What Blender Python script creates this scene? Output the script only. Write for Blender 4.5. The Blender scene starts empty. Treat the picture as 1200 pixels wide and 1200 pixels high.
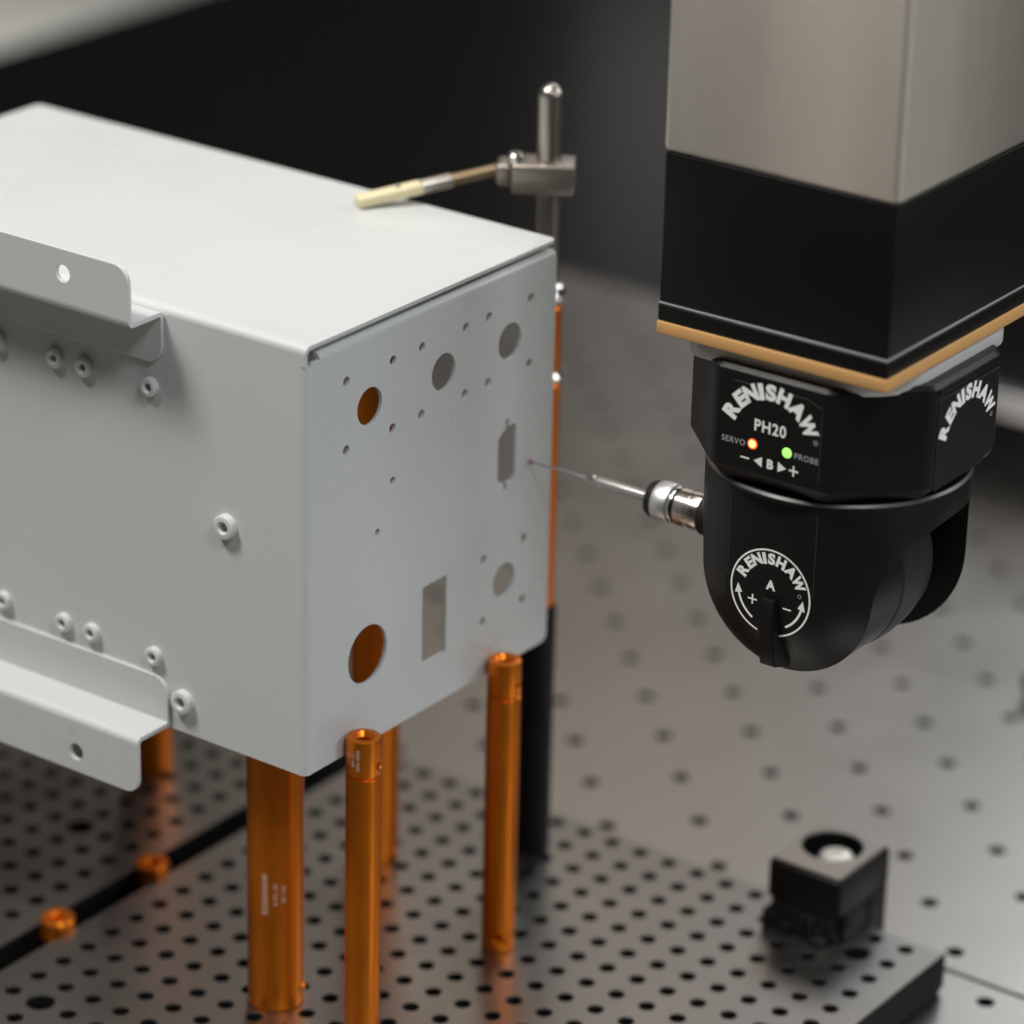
import bpy, bmesh, math, random
from mathutils import Vector, Matrix
R = math.radians
random.seed(7)
MM = 0.001                       # everything below is written in millimetres

sc = bpy.context.scene
# ------------------------------------------------------------------ camera
cam_d = bpy.data.cameras.new("camera")
cam = bpy.data.objects.new("camera", cam_d)
sc.collection.objects.link(cam)
sc.camera = cam
CAM = Vector((661.7449, -812.962, 549.1815))
yaw, pit, roll = 2.19242, 0.409224, 0.024325
fw = Vector((math.cos(pit)*math.cos(yaw), math.cos(pit)*math.sin(yaw), -math.sin(pit)))
rt = Vector((math.sin(yaw), -math.cos(yaw), 0))
up = rt.cross(fw)
r2 = rt*math.cos(roll)+up*math.sin(roll)
u2 = -rt*math.sin(roll)+up*math.cos(roll)
m = Matrix((r2, u2, -fw)).transposed().to_4x4()
m.translation = CAM*MM
cam.matrix_world = m
cam_d.sensor_width = 36
cam_d.lens = 128.1
cam_d.clip_start = 0.05
cam_d.clip_end = 50
cam_d.dof.use_dof = True
cam_d.dof.focus_distance = 1.158
cam_d.dof.aperture_fstop = 5.3
cam_d.dof.aperture_blades = 9

# ------------------------------------------------------------------ world and lamps
w = bpy.data.worlds.new("World")
sc.world = w
w.use_nodes = True
bg = w.node_tree.nodes["Background"]
bg.inputs[0].default_value = (0.80, 0.76, 0.71, 1)
bg.inputs[1].default_value = 0.035

def area(name, loc, target, size, power, col):
    l = bpy.data.lights.new(name, 'AREA')
    l.shape = 'RECTANGLE'
    l.size, l.size_y = size[0]*MM, size[1]*MM
    l.energy = power
    l.color = col
    o = bpy.data.objects.new(name, l)
    o.location = Vector(loc)*MM
    o.rotation_euler = (Vector(target)-Vector(loc)).to_track_quat('-Z', 'Y').to_euler()
    sc.collection.objects.link(o)
    return o
area("ceiling_lamp_front_left", (-520, -620, 1500), (0, 60, 60), (420, 300), 22, (1.0, 0.96, 0.90))
area("ceiling_lamp_front_right", (1050, -520, 1450), (40, 60, 60), (460, 340), 11.5, (0.94, 0.98, 1.0))
area("ceiling_lamp_overhead", (-300, 60, 1800), (-100, 60, 0), (900, 500), 9.5, (1.0, 0.97, 0.92))
area("fill_light_right", (1500, 260, 600), (120, 120, 110), (520, 520), 5.5, (0.92, 0.95, 1.0))  # no real window: fill added from the right for quill and end panel
# two unseen soft panels added behind the machine for sheen in the satin plates
area("sheen_panel_warm", (-1180, 1830, 1330), (-60, 250, -120), (560, 800), 1.4, (1.0, 0.875, 0.75))
area("sheen_panel_cool", (-480, 2080, 1400), (130, 250, -120), (640, 900), 6.2, (0.90, 0.95, 1.0))
area("sheen_panel_granite", (-1060, 2040, 215), (-450, 1000, -150), (400, 240), 0.22, (1.0, 0.98, 0.95))  # unseen panel added for a soft reflection on the granite
area("fill_panel_side", (1050, 1400, 1150), (120, 120, 220), (600, 900), 10, (1.0, 0.98, 0.95))  # unseen panel added to brighten the quill's right face
floor_fill = area("fill_light_floor", (-2600, 2100, 1500), (-2600, 2100, -900), (900, 900), 17, (1.0, 0.98, 0.93))  # unseen lamp added to light the floor strip beyond the table
floor_fill.data.spread = R(70)

sc.view_settings.view_transform = 'Standard'
sc.view_settings.look = 'None'
sc.view_settings.exposure = 0
sc.view_settings.gamma = 1
sc.render.engine = 'CYCLES'
sc.cycles.use_denoising = True
sc.cycles.max_bounces = 8
sc.render.resolution_x = 1024
sc.render.resolution_y = 1024

# ------------------------------------------------------------------ materials
def mat(name, col, rough=0.5, metal=0.0, spec=0.5, noise=None, bump=None, emit=None, coat=0.0, rvar=0.0, aniso=None):
    """noise=(scale, amount): colour mottling; bump=(scale, strength): fine relief; rvar: roughness variation"""
    M = bpy.data.materials.new(name)
    M.use_nodes = True
    nt = M.node_tree
    b = nt.nodes["Principled BSDF"]
    b.inputs["Base Color"].default_value = (*col, 1)
    b.inputs["Roughness"].default_value = rough
    b.inputs["Metallic"].default_value = metal
    b.inputs["Specular IOR Level"].default_value = spec
    b.inputs["Coat Weight"].default_value = coat
    if emit:
        b.inputs["Emission Color"].default_value = (*emit[0], 1)
        b.inputs["Emission Strength"].default_value = emit[1]
    tc = nt.nodes.new("ShaderNodeTexCoord")
    src = tc.outputs["Object"]
    if aniso:
        mp = nt.nodes.new("ShaderNodeMapping")
        mp.inputs["Scale"].default_value = aniso
        nt.links.new(src, mp.inputs["Vector"])
        src = mp.outputs["Vector"]
    if noise:
        n = nt.nodes.new("ShaderNodeTexNoise")
        n.inputs["Scale"].default_value = noise[0]
        n.inputs["Detail"].default_value = 6
        n.inputs["Roughness"].default_value = 0.6
        nt.links.new(src, n.inputs["Vector"])
        mx = nt.nodes.new("ShaderNodeMix")
        mx.data_type = 'RGBA'
        a = noise[1]
        mx.inputs["A"].default_value = (*[max(0, c*(1-a)) for c in col], 1)
        mx.inputs["B"].default_value = (*[min(1, c*(1+a)) for c in col], 1)
        nt.links.new(n.outputs["Fac"], mx.inputs["Factor"])
        nt.links.new(mx.outputs["Result"], b.inputs["Base Color"])
    if rvar:
        n2 = nt.nodes.new("ShaderNodeTexNoise")
        n2.inputs["Scale"].default_value = 22
        n2.inputs["Detail"].default_value = 8
        nt.links.new(src, n2.inputs["Vector"])
        mr = nt.nodes.new("ShaderNodeMapRange")
        mr.inputs["From Min"].default_value = 0.3
        mr.inputs["From Max"].default_value = 0.7
        mr.inputs["To Min"].default_value = max(0, rough-rvar)
        mr.inputs["To Max"].default_value = rough+rvar
        nt.links.new(n2.outputs["Fac"], mr.inputs["Value"])
        nt.links.new(mr.outputs["Result"], b.inputs["Roughness"])
    if bump:
        n3 = nt.nodes.new("ShaderNodeTexNoise")
        n3.inputs["Scale"].default_value = bump[0]
        n3.inputs["Detail"].default_value = 3
        nt.links.new(src, n3.inputs["Vector"])
        bp = nt.nodes.new("ShaderNodeBump")
        bp.inputs["Strength"].default_value = bump[1]
        bp.inputs["Distance"].default_value = 0.0004
        nt.links.new(n3.outputs["Fac"], bp.inputs["Height"])
        nt.links.new(bp.outputs["Normal"], b.inputs["Normal"])
    return M

paint = mat("light_grey_powder_coat", (0.585, 0.603, 0.598), 0.30, 0, 0.45, noise=(45, 0.02), bump=(850, 0.09), rvar=0.05)
nutm = mat("painted_nut", (0.64, 0.64, 0.63), 0.35, 0, 0.5)
orange = mat("orange_anodised_aluminium", (0.82, 0.215, 0.014), 0.35, 0.86, 0.5, noise=(900, 0.07), bump=(1400, 0.10), rvar=0.06, aniso=(0.15, 0.15, 2.0))
orange_etch = mat("laser_etching_on_orange", (0.72, 0.56, 0.46), 0.6, 0.0)
plate_m = mat("satin_grey_plate_metal", (0.31, 0.297, 0.28), 0.33, 1.0, 0.5, noise=(30, 0.06), rvar=0.05)
hole_shade = mat("tapped_hole_painted_shade", (0.030, 0.029, 0.028), 0.42, 0.6)  # hole walls and chamfers coloured dark to stand in for shade inside
base_m = mat("satin_grey_base_metal", (0.41, 0.39, 0.365), 0.32, 1.0, 0.5, noise=(12, 0.05), rvar=0.03)
blackan = mat("black_anodised", (0.005, 0.005, 0.0053), 0.42, 0.0, 0.2, rvar=0.06)
edgeblk = mat("black_plate_edge", (0.006, 0.006, 0.006), 0.6, 0.0, 0.15)
rubber = mat("black_rubber", (0.008, 0.008, 0.008), 0.6, 0, 0.3)
headblk = mat("black_satin_housing", (0.006, 0.0057, 0.0055), 0.42, 0.0, 0.3, bump=(1500, 0.10), rvar=0.05)
hubblk = mat("dark_grey_hub", (0.013, 0.013, 0.016), 0.5, 0.0, 0.4, bump=(1500, 0.15))
quillm = mat("matt_champagne_aluminium", (0.56, 0.52, 0.465), 0.46, 0.85, 0.5, noise=(900, 0.06), aniso=(1, 1, 0.10), rvar=0.04)
_b = quillm.node_tree.nodes["Principled BSDF"]
_b.inputs["Anisotropic"].default_value = 0.75
_b.inputs["Anisotropic Rotation"].default_value = 0.25
quillblk = mat("black_quill_cover", (0.004, 0.0039, 0.0037), 0.45, 0.0, 0.25, bump=(1800, 0.12))
linem = mat("grey_trim_line", (0.30, 0.30, 0.31), 0.4, 0.0)  # thin light grey line round the quill cover
tan = mat("tan_gasket", (0.60, 0.33, 0.12), 0.55, 0, 0.4, noise=(300, 0.06))
silvergrey = mat("light_grey_mount_plate", (0.55, 0.55, 0.54), 0.38, 0.2)
white = mat("white_print", (0.88, 0.88, 0.86), 0.5)
greyprint = mat("grey_print", (0.36, 0.36, 0.36), 0.5)
edgem = mat("label_edge_rim_highlight", (0.075, 0.075, 0.077), 0.35)
steel = mat("bright_steel", (0.66, 0.645, 0.62), 0.20, 1.0)
zinc = mat("zinc_plated_bolt", (0.72, 0.71, 0.66), 0.35, 0.55)
satsteel = mat("satin_steel", (0.74, 0.74, 0.75), 0.45, 1.0)
nickel = mat("warm_nickel", (0.68, 0.635, 0.575), 0.2, 1.0)
rodsteel = mat("drawn_steel_rod", (0.50, 0.46, 0.42), 0.33, 1.0, noise=(300, 0.12), aniso=(1, 1, 0.05))
blocksteel = mat("dull_clamp_steel", (0.40, 0.36, 0.32), 0.42, 0.9, noise=(150, 0.1))
bronze = mat("bronze_arm", (0.34, 0.25, 0.15), 0.4, 0.9)
ivory = mat("ivory_nylon_pad", (0.74, 0.66, 0.42), 0.5)
ruby = mat("ruby_ball", (0.34, 0.10, 0.20), 0.12, 0, 0.7)
carbon = mat("stylus_stem_carbide", (0.50, 0.49, 0.49), 0.4, 0.8)
led_o = mat("amber_led", (1.0, 0.55, 0.25), 0.3, emit=((1.0, 0.50, 0.16), 1.9))
led_r = mat("amber_led_rim", (0.9, 0.16, 0.04), 0.3, emit=((1.0, 0.12, 0.02), 0.8))
led_g = mat("green_led", (0.35, 0.9, 0.2), 0.3, emit=((0.42, 0.95, 0.17), 0.85))
granite = mat("black_granite", (0.005, 0.0048, 0.005), 0.3, 0, 0.15, noise=(400, 0.3))
floor_m = mat("pale_grey_floor", (0.42, 0.42, 0.40), 0.5, noise=(3, 0.05))
darkgap = mat("dark_steel_channel", (0.02, 0.02, 0.022), 0.5)
sheen_metal = mat("top_sheen_metal", (0.36, 0.33, 0.30), 0.3, 1.0)  # stands in for sheen on the clamp's glossy black top

# ------------------------------------------------------------------ helpers
def link(o):
    sc.collection.objects.link(o)
    return o

def thing(name, label, cat, loc=(0, 0, 0), rz=0.0, group=None):
    o = link(bpy.data.objects.new(name, None))
    o.empty_display_size = 0.01
    o.location = Vector(loc)*MM
    o.rotation_euler = (0, 0, rz)
    o["label"] = label
    o["category"] = cat
    if group:
        o["group"] = group
    return o

def obj(name, me, m_, parent=None, loc=None):
    o = link(bpy.data.objects.new(name, me))
    if m_ is not None and not me.materials:
        me.materials.append(m_)
    if parent:
        o.parent = parent
    if loc is not None:
        o.location = Vector(loc)*MM
    return o

class MB:
    """collects vertices and faces in mm"""
    def __init__(s):
        s.v, s.f, s.sm, s.mi = [], [], [], {}
    def add(s, vs, fs, smooth=False, M=None):
        k = len(s.v)
        s.v += [tuple((M @ Vector(p)) if M else p) for p in vs]
        s.f += [tuple(i+k for i in f) for f in fs]
        s.sm += [smooth]*len(fs)
        return s
    def mesh(s, name="mesh", weld=False):
        me = bpy.data.meshes.new(name)
        me.from_pydata([(x*MM, y*MM, z*MM) for x, y, z in s.v], [], s.f)
        for p, q in zip(me.polygons, s.sm):
            p.use_smooth = q
        for i_, m_i in s.mi.items():
            me.polygons[i_].material_index = m_i
        bm = bmesh.new()
        bm.from_mesh(me)
        if weld:
            bmesh.ops.remove_doubles(bm, verts=bm.verts, dist=1e-6)
        bmesh.ops.recalc_face_normals(bm, faces=bm.faces)
        bm.to_mesh(me)
        bm.free()
        return me
    def build(s, name, m_, parent=None, sharp=None, loc=None, weld=True):
        me = s.mesh(name, weld)
        if sharp is not None:
            me.set_sharp_from_angle(angle=R(sharp))
        return obj(name, me, m_, parent, loc)

def add_box(mb, x0, x1, y0, y1, z0, z1, bev=0.0, seg=2, M=None):
    bm = bmesh.new()
    vs = [bm.verts.new(p) for p in [(x0, y0, z0), (x1, y0, z0), (x1, y1, z0), (x0, y1, z0), (x0, y0, z1), (x1, y0, z1), (x1, y1, z1), (x0, y1, z1)]]
    for f in [(0, 3, 2, 1), (4, 5, 6, 7), (0, 1, 5, 4), (1, 2, 6, 5), (2, 3, 7, 6), (3, 0, 4, 7)]:
        bm.faces.new([vs[i] for i in f])
    if bev:
        bmesh.ops.bevel(bm, geom=bm.edges[:], offset=bev, segments=seg, affect='EDGES', profile=0.5)
    bm.verts.index_update()
    mb.add([v.co[:] for v in bm.verts], [[v.index for v in f.verts] for f in bm.faces], bool(bev), M)
    bm.free()

def box(name, m_, parent, x0, x1, y0, y1, z0, z1, bev=0.4, seg=2, M=None):
    mb = MB()
    add_box(mb, x0, x1, y0, y1, z0, z1, bev, seg, M)
    return mb.build(name, m_, parent, sharp=50)

def add_lathe(mb, prof, n=48, M=None, smooth=True, a0=0.0):
    """prof: (r, z) pairs, revolved about z"""
    vs, fs, rings = [], [], []
    for r, z in prof:
        if r < 1e-6:
            rings.append([len(vs)])
            vs.append((0, 0, z))
        else:
            rings.append(list(range(len(vs), len(vs)+n)))
            vs += [(r*math.cos(a0+2*math.pi*i/n), r*math.sin(a0+2*math.pi*i/n), z) for i in range(n)]
    for A, B in zip(rings, rings[1:]):
        for i in range(n):
            j = (i+1) % n
            if len(A) == 1 and len(B) == 1:
                continue
            if len(A) == 1:
                fs.append((A[0], B[i], B[j]))
            elif len(B) == 1:
                fs.append((A[i], A[j], B[0]))
            else:
                fs.append((A[i], A[j], B[j], B[i]))
    mb.add(vs, fs, smooth, M)

def lathe(name, m_, parent, prof, n=48, M=None, sharp=35, loc=None):
    mb = MB()
    add_lathe(mb, prof, n, M)
    return mb.build(name, m_, parent, sharp=sharp, loc=loc)

def frame(o, x, y, z):
    """matrix whose local axes are x, y, z (vectors) at o"""
    M = Matrix((Vector(x), Vector(y), Vector(z))).transposed().to_4x4()
    M.translation = Vector(o)
    return M

def along(o, d, roll_=0):
    d = Vector(d).normalized()
    q = d.to_track_quat('Z', 'Y')
    M = q.to_matrix().to_4x4()
    M.translation = Vector(o)
    return M

def circ(cx, cy, r, n=28, a0=0.0):
    return [(cx+r*math.cos(a0+2*math.pi*i/n), cy+r*math.sin(a0+2*math.pi*i/n)) for i in range(n)]

def rrect(x0, x1, y0, y1, r, n=6):
    """r: one radius or four (x0y0, x1y0, x1y1, x0y1)"""
    r = [r]*4 if not hasattr(r, '__len__') else r
    out = []
    for (cx, cy, a, rr) in [(x0+r[0], y0+r[0], 180, r[0]), (x1-r[1], y0+r[1], 270, r[1]), (x1-r[2], y1-r[2], 0, r[2]), (x0+r[3], y1-r[3], 90, r[3])]:
        k = n if rr > 0 else 0
        for i in range(k+1):
            t = R(a+90*i/max(1, k))
            out.append((cx+rr*math.cos(t), cy+rr*math.sin(t)))
    return out

def panel_geom(loops, thick, bev=0.15):
    """filled flat sheet with holes, centred on local z = 0; returns verts (mm) and faces"""
    cu = bpy.data.curves.new("tmp", 'CURVE')
    cu.dimensions = '2D'
    cu.fill_mode = 'BOTH'
    cu.extrude = max(0, thick/2-bev)
    cu.bevel_depth = bev
    cu.bevel_resolution = 1
    cu.offset = -bev
    for lp in loops:
        sp = cu.splines.new('POLY')
        sp.points.add(len(lp)-1)
        for p, (x, y) in zip(sp.points, lp):
            p.co = (x, y, 0, 1)
        sp.use_cyclic_u = True
    o = bpy.data.objects.new("tmp", cu)
    sc.collection.objects.link(o)
    dg = bpy.context.evaluated_depsgraph_get()
    me = bpy.data.meshes.new_from_object(o.evaluated_get(dg))
    vs = [v.co[:] for v in me.vertices]
    fs = [tuple(p.vertices) for p in me.polygons]
    bpy.data.objects.remove(o)
    bpy.data.curves.remove(cu)
    bpy.data.meshes.remove(me)
    return vs, fs

def add_panel(mb, loops, thick, M, bev=0.15):
    vs, fs = panel_geom(loops, thick, bev)
    mb.add(vs, fs, False, M)

def text_geom(s, bold=0.02):
    cu = bpy.data.curves.new("tmp", 'FONT')
    cu.body = s
    cu.size = 1.0
    cu.offset = bold
    cu.space_character = 1.12
    cu.resolution_u = 4
    o = bpy.data.objects.new("tmp", cu)
    sc.collection.objects.link(o)
    dg = bpy.context.evaluated_depsgraph_get()
    me = bpy.data.meshes.new_from_object(o.evaluated_get(dg))
    vs = [v.co[:] for v in me.vertices]
    fs = [tuple(p.vertices) for p in me.polygons]
    bpy.data.objects.remove(o)
    bpy.data.curves.remove(cu)
    bpy.data.meshes.remove(me)
    return vs, fs
CAP = None
def add_text(mb, s, cx, cy, h, M, bold=0.02, wide=1.0, rot=0.0, zoff=0.0, shear=0.0):
    """text centred on (cx, cy) of the plane of M, cap height h mm"""
    vs, fs = text_geom(s, bold)
    x0 = min(v[0] for v in vs); x1 = max(v[0] for v in vs)
    y0 = min(v[1] for v in vs); y1 = max(v[1] for v in vs)
    k = h/(y1-y0)
    ca, sa = math.cos(rot), math.sin(rot)
    out = []
    for v in vs:
        y = (v[1]-(y0+y1)/2)*k
        x = (v[0]-(x0+x1)/2)*k*wide + shear*y
        out.append((cx+x*ca-y*sa, cy+x*sa+y*ca, zoff))
    mb.add(out, fs, False, M)
    return (x1-x0)*k*wide

LOGO = (-63.5, -44.5, -28.5, -13.8, -0.8, 17.0, 38.0, 60.0)
def add_arc_text(mb, s, cx, cy, rad, h, M, bold=0.03, wide=1.0):
    """letters set round the top of a circle"""
    for ch, a in zip(s, LOGO):
        a = R(a)
        wd = {"W": 0.86, "I": 1.25, "R": 1.08, "E": 1.12, "S": 1.12}.get(ch, 1.0)*wide
        add_text(mb, ch, cx+rad*math.sin(a), cy+rad*math.cos(a), h, M, bold, wd, -a)

def add_strip(mb, pts, wd, M, closed=False):
    """flat ribbon of width wd along 2D points"""
    n = len(pts)
    vs, fs = [], []
    for i, (x, y) in enumerate(pts):
        a = pts[i-1] if (i > 0 or closed) else pts[i]
        b = pts[(i+1) % n] if (i < n-1 or closed) else pts[i]
        dx, dy = b[0]-a[0], b[1]-a[1]
        l = math.hypot(dx, dy) or 1
        nx, ny = -dy/l*wd/2, dx/l*wd/2
        vs += [(x+nx, y+ny, 0), (x-nx, y-ny, 0)]
    for i in range(n if closed else n-1):
        j = (i+1) % n
        fs.append((2*i, 2*i+1, 2*j+1, 2*j))
    mb.add(vs, fs, False, M)

def boolean(me, cutters, op='DIFFERENCE'):
    """mesh minus cutter meshes, evaluated without bpy.ops"""
    o = bpy.data.objects.new("tmp", me)
    sc.collection.objects.link(o)
    cs = []
    for c in cutters:
        co = bpy.data.objects.new("tmp_c", c)
        sc.collection.objects.link(co)
        cs.append(co)
        md = o.modifiers.new("b", 'BOOLEAN')
        md.operation = op
        md.solver = 'EXACT'
        md.object = co
    bpy.context.view_layer.update()
    dg = bpy.context.evaluated_depsgraph_get()
    res = bpy.data.meshes.new_from_object(o.evaluated_get(dg))
    res.materials.clear()
    for x in cs+[o]:
        bpy.data.objects.remove(x)
    return res

def shade(me, ang):
    for p in me.polygons:
        p.use_smooth = True
    me.set_sharp_from_angle(angle=R(ang))
    return me

# ------------------------------------------------------------------ the setting
ZP, ZB, ZG = -105.9, -121.4, -152.0       # fixture plate top, base plate top, granite top

def structure(o):
    o["kind"] = "structure"
    return o

mb = MB()
mb.add([(-1010, -1500, ZG), (1500, -1500, ZG), (1500, 2600, ZG), (-1010, 2600, ZG),
        (-1010, -1500, ZG-260), (1500, -1500, ZG-260), (1500, 2600, ZG-260), (-1010, 2600, ZG-260)],
       [(0, 1, 2, 3), (4, 5, 6, 7), (0, 1, 5, 4), (1, 2, 6, 5), (2, 3, 7, 6), (3, 0, 4, 7)])
structure(mb.build("granite_table", granite))
mb = MB()
mb.add([(-6000, -4000, -900), (4000, -4000, -900), (4000, 7000, -900), (-6000, 7000, -900)], [(0, 1, 2, 3)])
structure(mb.build("floor", floor_m))

N = 16
def cell(mb, cx, cy, hx, hy, z, r, rc, depth):
    """square tile of a plate with a countersunk blind hole"""
    sq = []
    for i in range(N):
        a = 2*math.pi*i/N
        c, s = math.cos(a), math.sin(a)
        k = 1/max(abs(c), abs(s))
        sq.append((cx+hx*c*k, cy+hy*s*k, z))
    ring = lambda rr, zz: [(cx+rr*math.cos(2*math.pi*i/N), cy+rr*math.sin(2*math.pi*i/N), zz) for i in range(N)]
    vs = sq+ring(rc, z)+ring(r, z-(rc-r))+ring(r, z-depth)
    fs, sm = [], []
    for k in range(3):
        for i in range(N):
            j = (i+1) % N
            fs.append((k*N+i, k*N+j, (k+1)*N+j, (k+1)*N+i))
    fs.append(tuple(3*N+i for i in range(N)))
    b0 = len(mb.f)
    mb.add(vs, fs, False)
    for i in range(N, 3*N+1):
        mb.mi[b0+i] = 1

def quad(mb, x0, x1, y0, y1, z):
    mb.add([(x0, y0, z), (x1, y0, z), (x1, y1, z), (x0, y1, z)], [(0, 1, 2, 3)])

# base plate with its staggered holes, seam at y = 209.5
BP, BX, BY = 25.7175, -4.62, 298.35
SEAM = 209.4
mb = MB()
i0, i1, j0, j1 = -17, 13, -3, 16
for i in range(i0, i1+1):
    for j in range(j0, j1+1):
        cx, cy = BX+BP*i, BY+BP*j
        if (i+j) % 2 == 0:
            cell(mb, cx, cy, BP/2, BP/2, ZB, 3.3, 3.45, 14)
        else:
            quad(mb, cx-BP/2, cx+BP/2, cy-BP/2, cy+BP/2, ZB)
gx0, gx1, gy0, gy1 = BX+BP*(i0-.5), BX+BP*(i1+.5), BY+BP*(j0-.5), BY+BP*(j1+.5)
EX0, EX1, EY1 = -640, 560, 728
quad(mb, EX0, gx0, SEAM, EY1, ZB)
quad(mb, gx1, EX1, SEAM, EY1, ZB)
quad(mb, gx0, gx1, SEAM, gy0, ZB)
quad(mb, gx0, gx1, gy1, EY1, ZB)
for a, b in [((EX0, EY1), (EX1, EY1)), ((EX0, SEAM), (EX0, EY1)), ((EX0, SEAM), (EX1, SEAM))]:
    mb.add([(*a, ZB), (*b, ZB), (*b, ZG), (*a, ZG)], [(0, 1, 2, 3)])
structure(mb.build("base_plate", base_m, weld=False)).data.materials.append(hole_shade)
# the neighbouring base plate in front of the seam
mb = MB()
SY = SEAM-1.6
cxs = [BX+BP*k for k in range(4, 14)]
for cx in cxs:
    for j in (-4, -5):
        cy = BY+BP*j+2.4
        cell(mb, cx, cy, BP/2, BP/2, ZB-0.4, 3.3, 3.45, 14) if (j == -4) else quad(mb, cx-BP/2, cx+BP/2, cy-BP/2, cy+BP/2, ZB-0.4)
fx0, fx1, fy0, fy1 = cxs[0]-BP/2, cxs[-1]+BP/2, BY+BP*-5.5+2.4, BY+BP*-3.5+2.4
quad(mb, EX0, fx0, -500, SY, ZB-0.4)
quad(mb, fx1, EX1, -500, SY, ZB-0.4)
quad(mb, fx0, fx1, -500, fy0, ZB-0.4)
quad(mb, fx0, fx1, fy1, SY, ZB-0.4)
mb.add([(EX0, SY, ZB-.4), (EX1, SY, ZB-.4), (EX1, SY, ZG), (EX0, SY, ZG)], [(0, 1, 2, 3)])
structure(mb.build("base_plate_front", base_m, weld=False)).data.materials.append(hole_shade)

# ------------------------------------------------------------------ the two fixture plates
PX, PY, P = 108.97, 187.63, 12.7
def fixture_plate(label, xs, ys, x0, x1, y0, y1, big):
    t = thing("fixture_plate", label, "fixture plate", ((x0+x1)/2, (y0+y1)/2, ZB), group="perforated fixture plates on the base")
    ox, oy = (x0+x1)/2, (y0+y1)/2
    mb = MB()
    def L(x, y): return x-ox, y-oy
    zt, zb = ZP-ZB, 0.3
    c = 0.5
    for x in xs:
        for y in ys:
            isbig = any(abs(x-bx) < 3 and abs(y-by) < 3 for bx, by in big)
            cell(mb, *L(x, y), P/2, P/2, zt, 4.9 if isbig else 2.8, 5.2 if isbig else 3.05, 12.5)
    gx0, gx1, gy0, gy1 = min(xs)-P/2, max(xs)+P/2, min(ys)-P/2, max(ys)+P/2
    def qd(a, b, d, e):
        (a, d), (b, e) = L(a, d), L(b, e)
        if b-a > .01 and e-d > .01:
            quad(mb, a, b, d, e, zt)
    qd(x0+c, gx0, y0+c, y1-c); qd(gx1, x1-c, y0+c, y1-c); qd(gx0, gx1, y0+c, gy0); qd(gx0, gx1, gy1, y1-c)
    o = mb.build("top_surface", plate_m, t, weld=False)
    o.data.materials.append(hole_shade)
    # black anodised rim with a bevelled top edge
    rim = MB()
    (a0, b0), (a1, b1) = L(x0, y0), L(x1, y1)
    lo = [(a0, b0), (a1, b0), (a1, b1), (a0, b1)]
    ins = [(a0+c, b0+c), (a1-c, b0+c), (a1-c, b1-c), (a0+c, b1-c)]
    vs = [(*p, zt) for p in ins]+[(*p, zt-c) for p in lo]+[(*p, 2.2) for p in lo]+[(q[0]*.995, q[1]*.995, 2.0) for q in lo]+[(q[0]*.995, q[1]*.995, zb) for q in lo]
    fs = []
    for k in range(4):
        for i in range(4):
            j = (i+1) % 4
            fs.append((k*4+i, k*4+j, (k+1)*4+j, (k+1)*4+i))
    rim.add(vs, fs)
    rim.build("edge_band", edgeblk, t, weld=False)
    return t
xs_r = [PX+P*k for k in range(1, -18, -1)]
ys_r = [PY-P*k for k in range(0, 22)]
fixture_plate("grey perforated fixture plate carrying the orange posts, its corner at lower right", xs_r, ys_r,
              PX-P*17-12.7, PX+25.4, PY-P*21.5-6, PY+6.4, [(PX, PY-P), (PX-P*16, PY-P*17)])
LX = -143.4
xs_l = [LX-P*k for k in range(0, 20)]
fixture_plate("dark perforated fixture plate at left, beyond the black channel", xs_l, ys_r,
              LX-P*19-12.7, LX+12.7, PY-P*21.5-6, PY+6.4, [(LX-P*2, PY-P*9)])

# ------------------------------------------------------------------ sheet-metal enclosure
W, H, LEN, T = 133.2, 148.5, 235.4, 1.5
enc = thing("metal_enclosure", "light grey sheet metal enclosure held up on orange posts", "enclosure", (0, 0, 0))
BR = 2.6
# end panel
loops = [rrect(BR, W, 0, H-5.8, [0, 3, 0.8, 0])]
def hole(y, z, r, n=32): loops.append(circ(y, z, r, n))
for y in (32.1, 70.9, 107.3): hole(y, 119.4, 6.35)
for y in (20.2, 44.0, 59.2, 82.6, 95.4, 118.9):
    for z in (131.4, 108.1): hole(y, z, 1.65, 16)
hole(44.4, 89.7, 1.35, 16); hole(36.6, 74.2, 1.2, 16)
for y in (95.0, 118.2):
    for z in (44.0, 20.8): hole(y, z, 1.7, 16)
hole(106.9, 32.3, 6.2); hole(31.9, 32.3, 10.2, 40)
loops.append([(61.2, 17.6), (74.4, 17.6), (74.4, 45.7), (61.2, 45.7)])
# D-shaped connector opening with its two jack-screw slots
ds = []
for (y, z) in [(102.0, 71.2), (103.6, 69.3), (105.6, 68.7), (105.6, 65.6), (107.6, 65.6), (107.6, 68.4), (110.6, 68.2), (112.0, 69.8),
               (112.0, 87.6), (110.8, 89.0), (108.0, 88.6), (108.0, 91.6), (106.0, 91.6), (106.0, 88.0), (103.4, 87.0), (102.0, 85.2)]:
    ds.append((y, z))
loops.append(ds)
mb = MB()
add_panel(mb, loops, T, frame((-T/2, 0, 0), (0, 1, 0), (0, 0, 1), (1, 0, 0)), 0.18)
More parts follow.
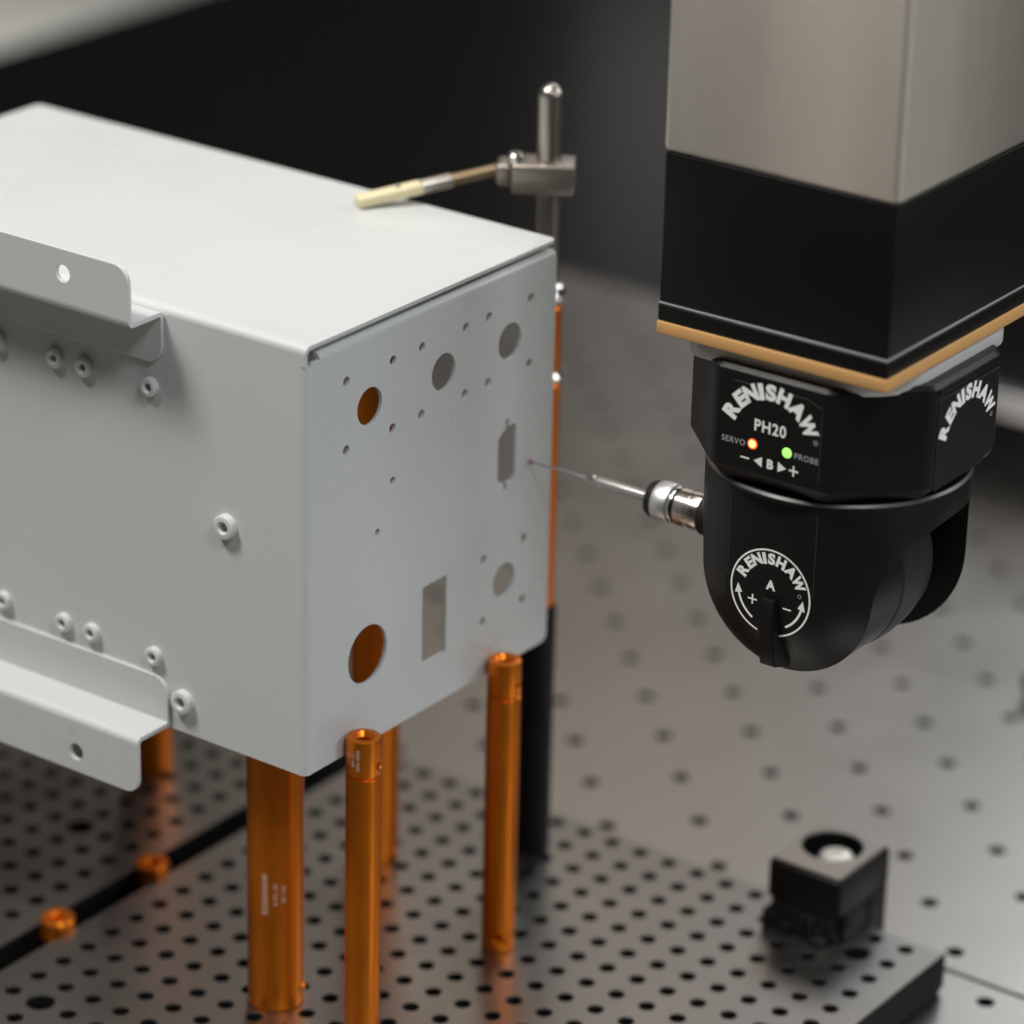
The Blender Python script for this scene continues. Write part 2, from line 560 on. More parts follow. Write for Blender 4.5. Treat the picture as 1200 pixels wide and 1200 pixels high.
# its top edge is folded inwards
n = 8
rr = 2.2
vs, fs = [], []
for y in (BR+4.2, W-0.6):
    for i in range(n+1):
        t = R(90*i/n)
        vs.append((-rr+rr*math.cos(t)-0.0, y, H-5.9+rr*math.sin(t)))
    for i in range(n+1):
        t = R(90*(n-i)/n)
        vs.append((-rr+(rr-T)*math.cos(t), y, H-5.9+(rr-T)*math.sin(t)))
m_ = 2*(n+1)
for i in range(m_):
    j = (i+1) % m_
    fs.append((i, j, m_+j, m_+i))
fs += [tuple(range(m_)), tuple(range(m_, 2*m_))]
mb.add(vs, fs, True)
add_box(mb, -12, -rr, BR+4.2, W-0.6, H-5.9+rr-T, H-5.9+rr, 0.15)
end = mb.build("end_panel", paint, enc, sharp=30, weld=False)
end["label"] = "end panel with round, slotted and rectangular connector cut-outs"

# side panel with the vertical bend that joins it to the end panel
mb = MB()
add_panel(mb, [[(-LEN, 0), (-BR, 0), (-BR, H-BR), (-LEN, H-BR)]], T, frame((0, T/2, 0), (1, 0, 0), (0, 0, 1), (0, -1, 0)), 0.02)
vs, fs = [], []
zs = (0, H-6.6)
for z in zs:
    for i in range(n+1):
        t = R(-90+90*i/n)
        vs.append((-BR+BR*math.cos(t), BR+BR*math.sin(t), z))
    for i in range(n+1):
        t = R(0-90*i/n)
        vs.append((-BR+(BR-T)*math.cos(t), BR+(BR-T)*math.sin(t), z))
fs = [(i, (i+1) % m_, m_+(i+1) % m_, m_+i) for i in range(m_)]+[tuple(range(m_)), tuple(range(m_, 2*m_))]
mb.add(vs, fs, True)
mb.build("side_panel", paint, enc, sharp=30, weld=False)

# top panel with the bend down to the side panel
mb = MB()
add_panel(mb, [rrect(-LEN, -0.2, BR, W, [0, 0, 2.5, 2.5])], T, frame((0, 0, H-T/2), (1, 0, 0), (0, 1, 0), (0, 0, 1)), 0.2)
vs, fs = [], []
for x in (-LEN, -0.2):
    for i in range(n+1):
        t = R(90+90*i/n)
        vs.append((x, BR+BR*math.cos(t), H-BR+BR*math.sin(t)))
    for i in range(n+1):
        t = R(180-90*i/n)
        vs.append((x, BR+(BR-T)*math.cos(t), H-BR+(BR-T)*math.sin(t)))
fs = [(i, (i+1) % m_, m_+(i+1) % m_, m_+i) for i in range(m_)]+[tuple(range(m_)), tuple(range(m_, 2*m_))]
mb.add(vs, fs, True)
add_box(mb, -2.62, -0.6, 0.01, T, H-6.62, H-BR+.02, 0.0)
mb.build("top_panel", paint, enc, sharp=30, weld=False)
box("end_panel", paint, enc, -LEN+0.2, -LEN+T, T+0.1, W, 0, H-T-0.1, 0.1)

# clinch nuts on the side panel
def nut_mesh(r, h, ri):
    mb = MB()
    add_lathe(mb, [(r, 0), (r, h-0.5), (r-0.35, h-0.1), (r-0.6, h), (ri+0.5, h), (ri, h-0.5), (ri, -0.4), (0, -0.4)], 28)
    me = mb.mesh("clinch_nut", True)
    me.set_sharp_from_angle(angle=R(40))
    me.materials.append(nutm)
    return me
small_n, big_n = nut_mesh(3.3, 2.3, 1.35), nut_mesh(4.2, 2.6, 1.75)
for x, z, big in [(-104.4, 120, 0), (-91.7, 120, 0), (-63.6, 120.2, 0), (-130, 119.6, 0), (-131.6, 25.2, 0), (-104.1, 25, 0),
                  (-91.4, 25, 0), (-63.9, 24.6, 0), (-32.3, 80, 1), (-51.6, 11.6, 1)]:
    o = obj("clinch_nut", big_n if big else small_n, None, enc, (x, 0, z))
    o.rotation_euler = (R(90), 0, 0)

# Z-shaped mounting brackets (upper and lower)
def bracket(up_):
    mb = MB()
    XE, t, br = -57.6, 1.6, 2.4
    s = 1 if up_ else -1
    zh = 147.2 if up_ else 0.6                       # outer surface of the shelf (far side from the hem)
    yo = -16.8
    # flange lying against the side panel
    if up_:
        add_panel(mb, [rrect(-LEN, XE, 129.2, zh-br, [0, 6.5, 0, 0])], t, frame((0, -t/2-0.03, 0), (1, 0, 0), (0, 0, 1), (0, -1, 0)), 0.25)
    else:
        add_panel(mb, [rrect(-LEN, XE, zh+br, 18.2, [0, 0, 6.5, 0])], t, frame((0, -t/2-0.03, 0), (1, 0, 0), (0, 0, 1), (0, -1, 0)), 0.25)
    def bend(cy, cz, a0):
        vs, fs = [], []
        n = 7
        for x in (-LEN, XE):
            for i in range(n+1):
                a = R(a0+90*i/n)
                vs.append((x, cy+br*math.cos(a), cz+br*math.sin(a)))
            for i in range(n+1):
                a = R(a0+90-90*i/n)
                vs.append((x, cy+(br-t)*math.cos(a), cz+(br-t)*math.sin(a)))
        k = 2*(n+1)
        fs = [(i, (i+1) % k, k+(i+1) % k, k+i) for i in range(k)]+[tuple(range(k)), tuple(range(k, 2*k))]
        mb.add(vs, fs, True)
    # inner bend, shelf, outer bend
    yi = -0.03-br
    if up_:
        # flange runs up, turns outwards (towards -y)
        bend(-0.03-br, zh-br, 0)
        add_panel(mb, [[(-LEN, yo+br), (XE, yo+br), (XE, yi), (-LEN, yi)]], t, frame((0, 0, zh-t/2), (1, 0, 0), (0, 1, 0), (0, 0, 1)), 0.02)
        bend(yo+br, zh-t+br, 180)
        loops = [rrect(-LEN, XE, zh-t+br, 166.2, [0, 0, 6, 0]), circ(-85.0, 158.0, 2.9, 24)]
    else:
        bend(-0.03-br, zh+br, -90)
        add_panel(mb, [[(-LEN, yo+br), (XE, yo+br), (XE, yi), (-LEN, yi)]], t, frame((0, 0, zh+t/2), (1, 0, 0), (0, 1, 0), (0, 0, 1)), 0.02)
        bend(yo+br, zh+t-br, 90)
        loops = [rrect(-LEN, XE, -18.6, zh+t-br, [0, 5.5, 0, 0]), circ(-85.0, -11.2, 2.9, 24)]
    add_panel(mb, loops, t, frame((0, yo+t/2, 0), (1, 0, 0), (0, 0, 1), (0, -1, 0)), 0.25)
    o = mb.build("mounting_bracket", paint, enc, sharp=30, weld=False)
    o["label"] = "upper mounting flange with upright lip" if up_ else "lower mounting flange with hanging lip"
bracket(True)
bracket(False)

# ------------------------------------------------------------------ orange posts
def post_mesh(r, h, cap, socket=True, side=None):
    """upright post standing on z = 0; side: list of (height, azimuth deg, radius)"""
    mb = MB()
    pr = [(0, 0), (r-0.6, 0), (r, 0.6)]
    if cap:
        pr += [(r, h-cap-1.2), (r-0.15, h-cap-0.9), (r-0.75, h-cap-0.7), (r-0.75, h-cap+0.2), (r-0.1, h-cap+0.7)]
    pr += [(r-0.05, h-0.8), (r-0.25, h-0.25), (r-0.8, h)]
    if socket:
        pr += [(0.62*r, h), (0.42*r, h-1.6), (0.40*r, h-6), (0, h-6)]
    else:
        pr += [(0, h)]
    add_lathe(mb, pr, 64)
    me = mb.mesh("post", True)
    if side:
        cs = []
        for z, az, rr in side:
            cm = MB()
            d = Vector((math.cos(R(az)), math.sin(R(az)), 0))
            add_lathe(cm, [(0, -3.5), (rr, -3.5), (rr, -0.75), (rr+0.9, 0.5), (rr+0.9, 3), (0, 3)], 24, along(d*r+Vector((0, 0, z)), d))
            cs.append(cm.mesh("c", True))
        me = boolean(me, cs)
    shade(me, 28)
    return me

CAMAZ = math.degrees(math.atan2(CAM.y, CAM.x))     # direction from the box to the camera
def post(label, x, y, z0, r, h, cap, side=None, socket=True):
    t = thing("support_post", label, "post", (x, y, z0), group="orange anodised support posts")
    obj("shaft", post_mesh(r, h, cap, socket, side), orange, t)
    return t

def etched(t, r, az, z, lines, vertical=True, h=1.3):
    """laser marking wrapped on a post of radius r, local to the post"""
    mb = MB()
    for k, (s, da, hh) in enumerate(lines):
        vs, fs = text_geom(s, 0.012)
        x0 = min(v[0] for v in vs); x1 = max(v[0] for v in vs)
        kk = hh/0.7
        out = []
        for v in vs:
            a_, b_ = (v[0]-(x0+x1)/2)*kk, (v[1]-0.35)*kk
            if vertical:
                ang, zz = R(az+da)-b_/r, z+a_
            else:
                ang, zz = R(az)+a_/r, z+b_-da
            out.append(((r+0.03)*math.cos(ang), (r+0.03)*math.sin(ang), zz))
        mb.add(out, fs)
    mb.build("laser_marking", orange_etch, t, weld=False)

p1 = post("near orange post with socketed collar in front of the enclosure corner", 6.1, 22.4, ZP, 5.95, 114.2, 13.2, [(114.2-9.5, CAMAZ+62, 1.5)])
etched(p1, 5.9, CAMAZ-38, 114.2-6.6, [("REN 4070", 18, 1.2), ("M8-20", 0, 1.2), ("0114", -18, 1.2)], True)
p2 = post("slim orange post standing against the right half of the end panel", 6.1, 100.0, ZP, 5.9, 112.9, 13.2, [(6.0, CAMAZ-4, 1.6), (112.9-9.5, CAMAZ+62, 1.5)])
p3 = post("thick orange post with white laser marking under the enclosure's near corner", -32.6, 23.8, ZP, 9.7, 105.6, 0, [(7, CAMAZ+80, 1.6)], False)
etched(p3, 9.7, CAMAZ-8, 46, [("RENISHAW", -14, 2.0), ("R-PC-10", 8, 1.5), ("20-100", 24, 1.5)], True)
p4 = post("thick orange post half hidden behind the near slim post", -69, 124.5, ZP, 9.2, 205, 0, [(6, CAMAZ+55, 1.6)], False)
# orange post on a black foot, far back under the enclosure
p5 = post("orange post standing far back, only its foot showing beside the lower bracket's end", -180.5, 127, ZP, 8.6, 104, 0, None, False)

for lab, x, y in [("short orange knob in the black channel, nearest the photo's left edge", -125.3, 14.2),
                  ("short orange knob in the black channel, nearer the thick post", -125.2, 64.8)]:
    t = thing("orange_knob", lab, "knob", (x, y, ZB), group="orange knobs in the channel")
    mb = MB()
    h = ZP-ZB+3.9
    add_lathe(mb, [(0, 0), (4.2, 0), (4.2, h-9), (5.4, h-8.6), (6.1, h-8), (6.3, h-.8), (5.7, h), (3.2, h), (2.2, h-1.2), (2.0, h-3.4), (0, h-3.4)], 44)
    mb.build("knob_body", orange, t, sharp=35)

# ------------------------------------------------------------------ clamp stand behind the enclosure
SX, SY_ = -27.5, 166.0
cl = thing("clamp_stand", "steel rod clamp stand with ivory tipped arm pressing on the enclosure top", "clamp stand", (SX, SY_, ZP))
Z0 = ZP
def zl(z): return z-Z0
lathe("foot_post", blackan, cl, [(0, 0), (6.7, 0), (7.1, .4), (7.1, zl(-6)), (0, zl(-6))], 40)
def seg(name, m_, r, z0, z1, c=0.5):
    return lathe(name, m_, cl, [(0, zl(z0)), (r-c, zl(z0)), (r, zl(z0)+c), (r, zl(z1)-c), (r-c, zl(z1)), (0, zl(z1))], 40)
seg("extension_post", orange, 6.2, -5.9, 80.5)
lathe("collar", steel, cl, [(0, zl(80.6)), (5.6, zl(80.6)), (6.6, zl(81.6)), (6.6, zl(83)), (5.4, zl(84.6)), (0, zl(84.6))], 32)
seg("extension_post", orange, 6.0, 84.7, 109.5)
lathe("collar", steel, cl, [(0, zl(109.6)), (4.4, zl(109.6)), (6.4, zl(111.5)), (7.2, zl(114)), (6.2, zl(116.6)), (4.2, zl(117.5)), (0, zl(117.5))], 32)
rodtop = 189.5
pr = [(0, zl(117.6)), (4.3, zl(117.6))]+[(4.3*math.cos(R(a)), zl(rodtop-4.3)+4.3*math.sin(R(a))) for a in range(0, 91, 10)]
lathe("rod", rodsteel, cl, pr, 40)
# clamp block, drawn across the view
ux = Vector((0.84, 0.54, 0)).normalized(); uy = Vector((-ux.y, ux.x, 0))
Mb = frame((0, 0, 0), ux, uy, (0, 0, 1))
mb = MB()
add_box(mb, -12.5, 9.0, -7.0, 7.0, zl(151.6), zl(162.0), 0.7, 2, Mb)
mb.build("clamp_block", blocksteel, cl, sharp=50)
mb = MB()
add_box(mb, -18.0, -12.6, -5.6, 5.6, zl(153.5), zl(161.5), 1.6, 3, Mb)
mb.build("arm_socket", blocksteel, cl, sharp=50)
mb = MB()
add_lathe(mb, [(0, 0), (2.9, 0), (2.9, 2.6), (2.3, 3.2), (1.3, 3.2), (1.1, 1.6), (0, 1.6)], 24, Mb @ Matrix.Translation((-11.2, -3.0, zl(162.0))))
mb.build("clamp_screw", steel, cl, sharp=35)
# arm
A0 = Vector((-40.5-SX, 158.5-SY_, zl(158.6))); A1 = Vector((-70.5-SX, 116.5-SY_, zl(150.9)))
d = (A1-A0).normalized(); LA = (A1-A0).length
mb = MB(); add_lathe(mb, [(0, -4), (2.1, -4), (2.1, LA*.50), (0, LA*.50)], 24, along(A0, d)); mb.build("arm", bronze, cl, sharp=35)
mb = MB(); add_lathe(mb, [(0, LA*.38), (2.6, LA*.38), (2.7, LA*.40), (2.7, LA*.585), (0, LA*.585)], 24, along(A0, d)); mb.build("ferrule", rodsteel, cl, sharp=35)
side = d.cross(Vector((0, 0, 1))).normalized(); upv = side.cross(d)
mb = MB(); add_box(mb, -3.1, 3.1, -1.9, 1.9, LA*.58, LA*1.03, 0.9, 3, frame(A0, side, upv, d)); mb.build("pressure_pad", ivory, cl, sharp=50)
mb = MB(); add_lathe(mb, [(0, 0), (0.9, 0), (0.9, .4), (0, .4)], 16, along(A0+d*LA*.74+upv*1.85, upv)); mb.build("pad_pin", blocksteel, cl, sharp=35)

# ------------------------------------------------------------------ black edge clamp at the plate's back edge
ec = thing("edge_clamp", "black block clamp with silver bolt on the fixture plate's back edge", "clamp", (87, 190, ZP))
zt = 26.4
cs = []
mb = MB(); add_box(mb, -15.0, 15.2, -17.5, 17.5, 11.0, zt, 1.6, 3)
body = mb.mesh("b", True)
cm = MB(); add_lathe(cm, [(0, zt-10), (10.9, zt-10), (10.9, zt+3), (0, zt+3)], 48, Matrix.Translation((-1.2, 3.6, 0)))
body = boolean(body, [cm.mesh("c", True)])
shade(body, 40)
obj("block", body, blackan, ec)
box("rear_leg", blackan, ec, -14.6, 14.8, 4.6, 17.3, ZB-ZP+0.05, 10.95, 0.6)
box("side_cheek", blackan, ec, 9.5, 14.7, -12.0, 4.5, 0.06, 10.95, 0.6)
# metal sheet laid on the glossy black block, standing in for reflected sheen
mb = MB()
add_panel(mb, [rrect(-13.9, 14.1, -16.4, 16.4, 1.2), circ(-1.2, 3.6, 11.1, 48)], 0.8, Matrix.Translation((0, 0, zt+0.42)), 0.3)
mb.build("top_sheen", sheen_metal, ec, weld=False)
mb = MB()
Mbolt = Matrix.Translation((2.4, 0.6, zt-9.9))
add_lathe(mb, [(0, 0), (6.5, 0), (6.5, 8.2), (5.7, 9.6), (4.0, 10.3), (2.6, 10.4), (2.3, 8.8), (0, 8.8)], 40, Mbolt)
mb.build("bolt", zinc, ec, sharp=35)
# serrated rubber foot
mb = MB()
add_box(mb, -13.2, 11.5, -16.6, 4.5, 0.06, 11.1, 0.3)
for k in range(8):
    x = -14.8+k*3.0
    add_box(mb, x, x+random.uniform(1.7, 2.6), -19.2+random.uniform(-1.5, 1.2), -13.5, 0.06, random.uniform(3.5, 9.5), 0.4)
for k in range(5):
    y = -15.5+k*2.9
    add_box(mb, 10.5, 13.5-1.9*k/4+random.uniform(-.4, .5), y, y+2.2, 0.06, random.uniform(3.0, 8.0), 0.4)
add_box(mb, 6.0, 11.0, -21.6, -17.0, 0.06, 3.2, 0.6)
mb.build("serrated_foot", rubber, ec, sharp=50, weld=False)

# ------------------------------------------------------------------ machine quill
CQ = (117.5226, 120.6269)
QY = 0.0082
V0, V1, U = -41.65, 51.0, 41.65
ql = thing("machine_quill", "square metal quill with black lower cover and tan gasket hanging from above", "machine quill", (*CQ, 0), QY)
box("metal_sleeve", quillm, ql, -U, U, V0, V1, 208.4, 420, 2.2, 4)
box("black_cover", quillblk, ql, -U+.7, U-.7, V0+.7, V1-.7, 159.6, 208.3, 0.5, 2)
box("trim_line", linem, ql, -U+.55, U-.55, V0+.55, V1-.55, 158.9, 159.55, 0.2, 1)
box("black_cover", quillblk, ql, -U+.4, U-.4, V0+.4, V1-.4, 153.4, 158.85, 0.5, 2)
box("tan_gasket", tan, ql, -U+.2, U-.2, V0+.2, V1-.2, 149.0, 153.35, 0.5, 2)
mb = MB()
add_panel(mb, [rrect(-34.5, 40.6, -37.0, 39.0, [7, 24, 7, 7], 8)], 6.6, Matrix.Translation((0, 0, 145.6)), 1.2)
mb.build("mounting_plate", silvergrey, ql, sharp=40, weld=False)

# ------------------------------------------------------------------ probe head
HU, HV = 1.0, 4.0
hd = thing("probe_head", "black swivelling probe head with white lettering and two status lights under the quill", "probe head", (*CQ, 0), QY)
hw, k_ = 44.0, 23.0
def octo(h, k, du=HU, dv=HV):
    a = h-k
    return [(du-h, dv-a), (du-a, dv-h), (du+a, dv-h), (du+h, dv-a), (du+h, dv+a), (du+a, dv+h), (du-a, dv+h), (du-h, dv+a)]
bm = bmesh.new()
rings = []
for h, k, z in [(hw-1.2, k_, 144.6), (hw, k_, 143.4), (hw, k_, 110.6), (hw-1.0, k_, 109.0), (hw-5.5, k_-1.5, 104.6)]:
    rings.append([bm.verts.new((x, y, z)) for x, y in octo(h, k)])
for A, B in zip(rings, rings[1:]):
    for i in range(8):
        j = (i+1) % 8
        bm.faces.new((A[i], A[j], B[j], B[i]))
bm.faces.new(rings[0]); bm.faces.new(rings[-1])
bmesh.ops.recalc_face_normals(bm, faces=bm.faces)
ve = [e for e in bm.edges if abs(e.verts[0].co.z-e.verts[1].co.z) > 1]
bmesh.ops.bevel(bm, geom=ve, offset=2.2, segments=4, affect='EDGES', profile=0.5)
for v in bm.verts: v.co *= MM
me = bpy.data.meshes.new("upper_housing"); bm.to_mesh(me); bm.free()
shade(me, 24)
upper = obj("upper_housing", me, headblk, hd)
lathe("neck", rubber, hd, [(0, 142.5), (36, 142.5), (36, 142.0), (38, 105.6), (39.5, 105.2), (39.5, 102), (0, 102)], 64, Matrix.Translation((HU, HV, 0)))

# lower yoke: drum with a ball-shaped end, a flat on the dial side and a slot for the probe hub
RA, ZA = 42.8, 71.0
pr = [(0, ZA-RA)]+[(RA*math.sin(R(a)), ZA-RA*math.cos(R(a))) for a in range(4, 91, 4)]+[(RA, ZA), (RA, 103.2), (RA-.25, 104.1), (RA-0.9, 104.8), (RA-1.8, 105.0), (RA-3.4, 104.7), (0, 104.7)]
mb = MB(); add_lathe(mb, pr, 96, Matrix.Translation((HU, HV, 0)))
drum = mb.mesh("d", True)
VF = -36.0
c1 = MB(); add_box(c1, -60, 60, -80, VF, -20, 102.6)
S0, S1, ZS = -25.0, 29.0, 95.0
c2 = MB()
sl = [(S0, 0), (S1, 0), (S1, ZS-7)]+[(S1-7+7*math.cos(R(a)), ZS-7+7*math.sin(R(a))) for a in range(10, 91, 10)]+[(S0+30-30*math.sin(R(a)), ZS-26+26*math.cos(R(a))) for a in range(0, 91, 6)]
vs = [(-80, v, z) for v, z in sl]+[(80, v, z) for v, z in sl]
ns = len(sl)
fs = [(i, (i+1) % ns, ns+(i+1) % ns, ns+i) for i in range(ns)]+[tuple(range(ns)), tuple(range(ns, 2*ns))]
c2.add(vs, fs)
drum = boolean(drum, [c1.mesh("c", True), c2.mesh("c", True)])
shade(drum, 26)
yoke = obj("lower_yoke", drum, headblk, hd)
# rim highlight of the drum, painted as a lighter grey line
lathe("rim_highlight", edgem, hd, [(RA-0.2, 103.4), (RA+0.12, 103.6), (RA+0.12, 104.0), (RA-0.5, 104.7), (RA-0.6, 104.3)], 96, Matrix.Translation((HU, HV, 0)))
# hub that carries the probe
mb = MB()
RH = 30.0
add_lathe(mb, [(0, -24.95), (31.2, -24.95), (31.25, -24.0), (31.3, -15), (RH+1.4, -6.2), (RH+.9, -5.6), (0, -5.6)], 96, along((HU, 0, ZA), (0, 1, 0)))
mb.build("hub_collar", headblk, hd, sharp=30)
mb = MB()
add_lathe(mb, [(0, -5.5), (RH+.9, -5.5), (RH+1.6, -4.6), (RH+2.2, 2), (RH+1.6, 9), (RH+.2, 15.5), (RH-3.5, 20.5), (RH-9, 23.5), (0, 24)], 96, along((HU, 0, ZA), (0, 1, 0)))
mb.build("probe_hub", hubblk, hd, sharp=30)

# printed side panels of the upper housing
MV = lambda v: frame((0, v, 0), (1, 0, 0), (0, 0, 1), (0, -1, 0))       # plane facing -v, coordinates (u, z)
MU = lambda u: frame((u, 0, 0), (0, 1, 0), (0, 0, 1), (1, 0, 0))        # plane facing +u, coordinates (v, z)
FV, FU = HV-hw, HU+hw
lab = [(-18.3, 113.6), (19.6, 113.6), (19.6, 138.2), (14.0, 140.3), (-13.0, 140.3), (-18.3, 137.5)]
mb = MB(); add_panel(mb, [lab], 0.30, MV(FV-0.10), 0.08)
lp = mb.build("label_panel", headblk, hd, weld=False)
mb = MB()
add_strip(mb, [(-12.5, 140.1), (13.8, 140.1)], 0.22, MV(FV-0.30)); add_strip(mb, [(14.2, 140.0), (19.3, 138.0)], 0.25, MV(FV-0.30)); add_strip(mb, [(19.4, 137.5), (19.4, 114)], 0.14, MV(FV-0.30))
o = mb.build("label_outline", edgem, lp, weld=False)
T1 = MV(FV-0.32)
mb = MB()
add_arc_text(mb, "RENISHAW", 1.0, 123.3, 15.7, 5.5, T1, 0.06, 1.0)
mb.build("lettering", white, lp, weld=False)
mb = MB(); add_text(mb, "PH20", 1.2, 127.3, 4.0, T1, 0.02, 0.9); mb.build("lettering", white, lp, weld=False)
mb = MB(); add_text(mb, "SERVO", -11.9, 120.2, 2.0, T1, 0.012, 0.98)
add_text(mb, "PROBE", 14.6, 120.6, 2.0, T1, 0.012, 0.98); add_strip(mb, circ(17.6, 126.6, 0.75, 20), 0.2, T1, True)
add_text(mb, "R", 17.6, 126.6, 0.8, T1, 0.01); mb.build("lettering", greyprint, lp, weld=False)
mb = MB()
add_text(mb, "B", 1.8, 114.25+1.2, 3.2, T1, 0.04)
zc = 115.4
mb.add([(-4.2, zc, 0), (-1.2, zc+1.7, 0), (-1.2, zc-1.7, 0)], [(0, 1, 2)], False, T1)
mb.add([(7.6, zc, 0), (4.6, zc+1.7, 0), (4.6, zc-1.7, 0)], [(0, 1, 2)], False, T1)
add_strip(mb, [(-9.0, zc), (-5.9, zc)], 0.55, T1)
add_strip(mb, [(8.6, zc), (12.0, zc)], 0.6, T1)
add_strip(mb, [(10.3, zc-1.75), (10.3, zc+1.75)], 0.6, MV(FV-0.33))
mb.build("axis_symbols", white, lp, weld=False)
def led(u, z, m1, rim):
    M = along((u, FV-0.2, z), (0, -1, 0))
    if rim:
        mb = MB(); add_lathe(mb, [(0, 0), (1.75, 0), (1.72, .22), (1.2, .3), (0, .3)], 28, M); o = mb.build("status_light", led_r, lp, sharp=40)
        mb = MB(); add_lathe(mb, [(0, .3), (1.25, .3), (1.1, .5), (0, .6)], 28, M); mb.build("status_light", m1, lp, sharp=40)
    else:
        mb = MB(); add_lathe(mb, [(0, 0), (1.7, 0), (1.65, .25), (1.1, .45), (0, .5)], 28, M); mb.build("status_light", m1, lp, sharp=40)
led(-4.9, 120.6, led_o, True)
led(7.6, 120.8, led_g, False)
# right-hand label
lab2 = [(-14.0, 109.0), (15.0, 109.0), (24.2, 113.2), (24.2, 139.4), (-13.2, 139.4), (-14.0, 138.6)]
mb = MB(); add_panel(mb, [lab2], 0.30, MU(FU+0.10), 0.08)
rp = mb.build("label_panel", headblk, hd, weld=False)
mb = MB(); add_strip(mb, [(-13.6, 139.2), (24.0, 139.2)], 0.22, MU(FU+0.3)); add_strip(mb, [(24.0, 139), (24.0, 113.4), (15.0, 109.3)], 0.16, MU(FU+.3)); add_strip(mb, [(-13.8, 138), (-13.8, 109.4)], 0.12, MU(FU+.3)); mb.build("label_outline", edgem, rp, weld=False)
mb = MB(); add_arc_text(mb, "RENISHAW", 4.65, 120.6, 16.2, 5.5, MU(FU+0.32), 0.06, 1.0); mb.build("lettering", white, rp, weld=False)
mb = MB(); add_strip(mb, circ(20.5, 124.4, 0.7, 20), 0.2, MU(FU+.32), True); add_text(mb, "R", 20.5, 124.4, 0.75, MU(FU+.32), .01); mb.build("lettering", greyprint, rp, weld=False)
# ledge above the right label
box("ledge_strip", blackan, hd, FU-0.6, FU+0.5, -14.5, 24.5, 141.2, 143.0, 0.3)

# dial on the yoke's flat
DU, DZ = 1.9, 70.2
TD = MV(VF-0.06)
arc = lambda r, a0, a1, n=60: [(DU+r*math.cos(R(a0+(a1-a0)*i/n)), DZ+r*math.sin(R(a0+(a1-a0)*i/n))) for i in range(n+1)]
mb = MB()
add_strip(mb, arc(14.5, -74, 254, 90), 0.6, TD)
mb.build("dial_ring", white, yoke, weld=False)
mb = MB(); add_arc_text(mb, "RENISHAW", DU, DZ, 11.6, 3.9, TD, 0.055, 1.0); mb.build("lettering", white, yoke, weld=False)
mb = MB(); add_text(mb, "A", DU, DZ+2.6, 3.4, TD, 0.045); mb.build("lettering", white, yoke, weld=False)
mb = MB()
add_strip(mb, arc(11.9, 239, 192, 24), 0.75, TD); add_strip(mb, arc(11.9, 301, 350, 24), 0.75, TD)
for a, sgn in ((178, -1), (2, 1)):
    tip = (DU+12.0*math.cos(R(a)), DZ+12.0*math.sin(R(a)))
    b = a+(16 if sgn < 0 else -16)
    p_ = [(DU+(12+o)*math.cos(R(b)), DZ+(12+o)*math.sin(R(b))) for o in (-1.4, 1.4)]
    mb.add([(*tip, 0), (*p_[0], 0), (*p_[1], 0)], [(0, 1, 2)], False, MV(VF-0.08))
add_strip(mb, [(-6.2, 66.3), (-2.8, 66.3)], 0.55, TD); add_strip(mb, [(-4.5, 64.6), (-4.5, 68)], 0.55, MV(VF-.09))
add_strip(mb, [(6.8, 66.2), (9.8, 66.2)], 0.55, TD)
mb.build("axis_symbols", white, yoke, weld=False)
mb = MB(); add_strip(mb, circ(12.6, 71.9, 0.6, 18), .2, TD, True); mb.build("lettering", greyprint, yoke, weld=False)
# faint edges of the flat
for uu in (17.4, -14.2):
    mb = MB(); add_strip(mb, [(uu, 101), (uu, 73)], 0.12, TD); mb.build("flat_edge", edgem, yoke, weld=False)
# pointer fin below the dial centre
bm = bmesh.new()
prof = [(VF+1, 68.4), (VF-1.5, 68.4), (VF-2.0, 67.6), (VF-3.2, 60), (VF-3.4, 50), (VF-2.4, 46.2), (VF+6, 43.5), (VF+9, 48)]
A = [bm.verts.new((0.0+0.35*(68-z)/10, v, z)) for v, z in prof]
B = [bm.verts.new((4.6+0.9*(68-z)/10, v, z)) for v, z in prof]
for i in range(len(prof)):
    j = (i+1) % len(prof)
    bm.faces.new((A[i], A[j], B[j], B[i]))
bm.faces.new(A); bm.faces.new(B)
bmesh.ops.recalc_face_normals(bm, faces=bm.faces)
bmesh.ops.bevel(bm, geom=bm.edges[:], offset=0.3, segments=2, affect='EDGES')
for v in bm.verts: v.co *= MM
me = bpy.data.meshes.new("pointer_fin"); bm.to_mesh(me); bm.free()
shade(me, 40)
obj("pointer_fin", me, headblk, hd)
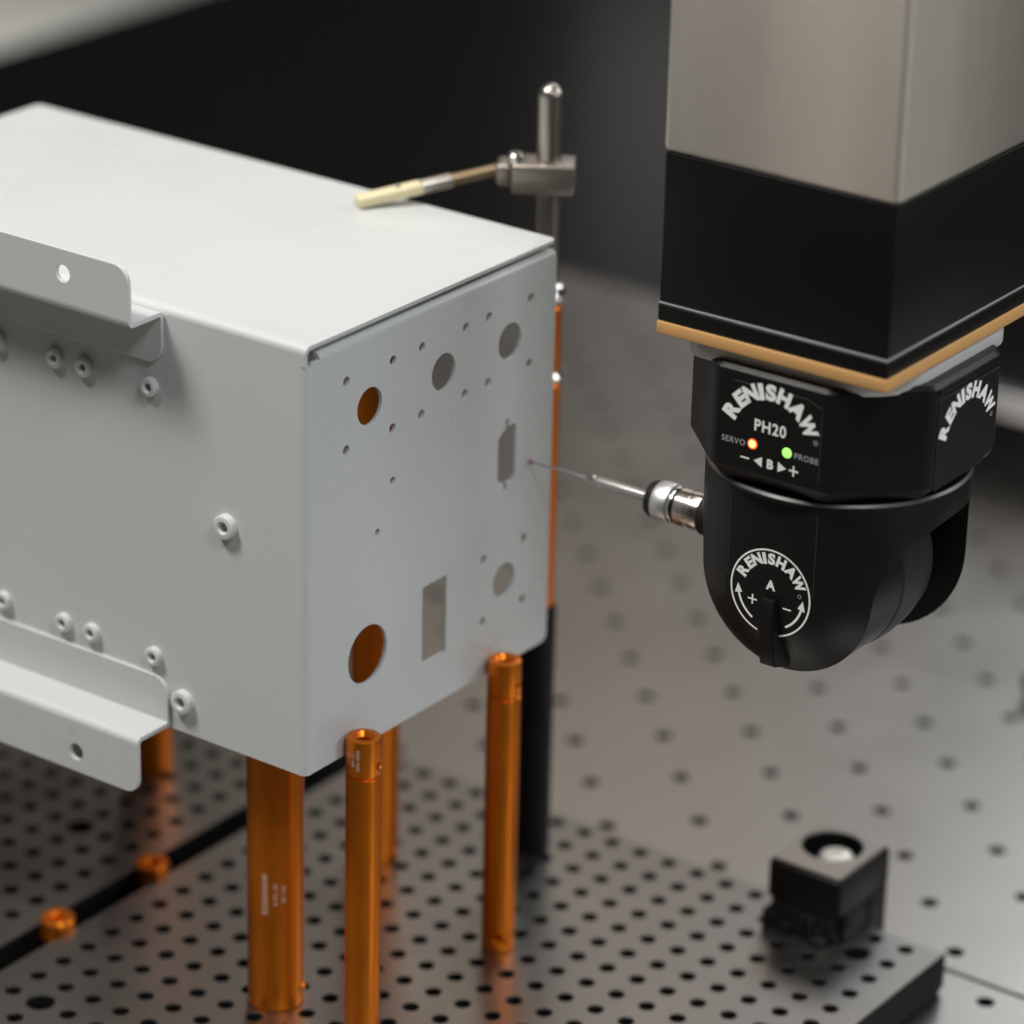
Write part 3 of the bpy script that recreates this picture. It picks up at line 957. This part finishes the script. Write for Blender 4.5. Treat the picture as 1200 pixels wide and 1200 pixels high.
# ------------------------------------------------------------------ touch probe with stylus
tp = thing("touch_probe", "silver touch probe with thin stylus and ruby tip reaching the end panel", "touch probe", (*CQ, 72.3), QY)
MT = frame((0, 0, 0), (0, 1, 0), (0, 0, 1), (1, 0, 0))       # local z runs along +u
def seg_p(name, m_, pr, n=48):
    mb = MB(); add_lathe(mb, pr, n, MT); return mb.build(name, m_, tp, sharp=32)
seg_p("probe_socket", rubber, [(0, -33), (7.2, -33), (7.2, -45.2), (6.6, -46.0), (0, -46.0)])
seg_p("nickel_sleeve", nickel, [(0, -45.9), (6.5, -45.9), (6.6, -46.3), (6.6, -50.0), (6.3, -50.2), (6.3, -50.5), (6.6, -50.7), (6.6, -55.0), (6.3, -55.4), (0, -55.4)])
seg_p("lock_ring", blackan, [(0, -55.3), (6.1, -55.3), (6.1, -56.2), (0, -56.2)])
seg_p("bright_ring", steel, [(0, -56.1), (6.5, -56.1), (6.6, -56.3), (6.6, -57.4), (6.5, -57.6), (0, -57.6)])
seg_p("groove_ring", blackan, [(0, -57.5), (6.3, -57.5), (6.3, -58.1), (0, -58.1)])
seg_p("grip_collar", satsteel, [(0, -58.0), (6.6, -58.0), (6.8, -58.4), (6.8, -63.5), (6.5, -64.0), (0, -64.0)])
seg_p("nose_cap", rubber, [(0, -63.9), (6.5, -63.9), (6.3, -65.8), (5.7, -67.0), (4.2, -67.6), (0, -67.6)])
st = seg_p("stylus_holder", steel, [(0, -67.5), (1.75, -67.5), (1.75, -88.6), (1.35, -89.2), (1.35, -90.0), (1.75, -90.3), (1.6, -91.0), (0.75, -93.4), (0, -93.4)], 24)
seg_p("stylus_stem", carbon, [(0, -93.3), (0.50, -93.3), (0.42, -116.2), (0, -116.2)], 16)
mb = MB(); add_lathe(mb, [(0.85*math.sin(R(a)), -116.4-0.85*math.cos(R(a))) for a in range(0, 181, 15)], 20, MT); mb.build("ruby_tip", ruby, tp)
for uu in (-48.3, -52.6):
    mb = MB(); add_lathe(mb, [(0, 0), (.5, 0), (.5, .12), (0, .12)], 14, along((uu, -5.5, -3.6), (0, -5.5, -3.6))); mb.build("set_dot", rubber, tp)

# ------------------------------------------------------------------ blurred things behind the head
rk = thing("tool_rack", "blurred black tool rack with a silver rail far behind the probe head", "tool rack", (-70, 640, ZB))
box("rack_body", blackan, rk, -45, 60, -14, 40, 0.05, 30, 1.5)
box("rail", satsteel, rk, -46, 62, -16, 30, 30.1, 42, 1.5)
box("rack_body", blackan, rk, -44, 58, -6, 40, 42.1, 88, 1.5)
kb = thing("black_knob", "small blurred black knob on the base plate at the photo's right edge", "knob", (47, 424, ZB))
lathe("knob_body", blackan, kb, [(0, 0.05), (5, 0.05), (5, 5), (6.5, 5.4), (6.8, 9), (6, 10), (0, 10)], 32)
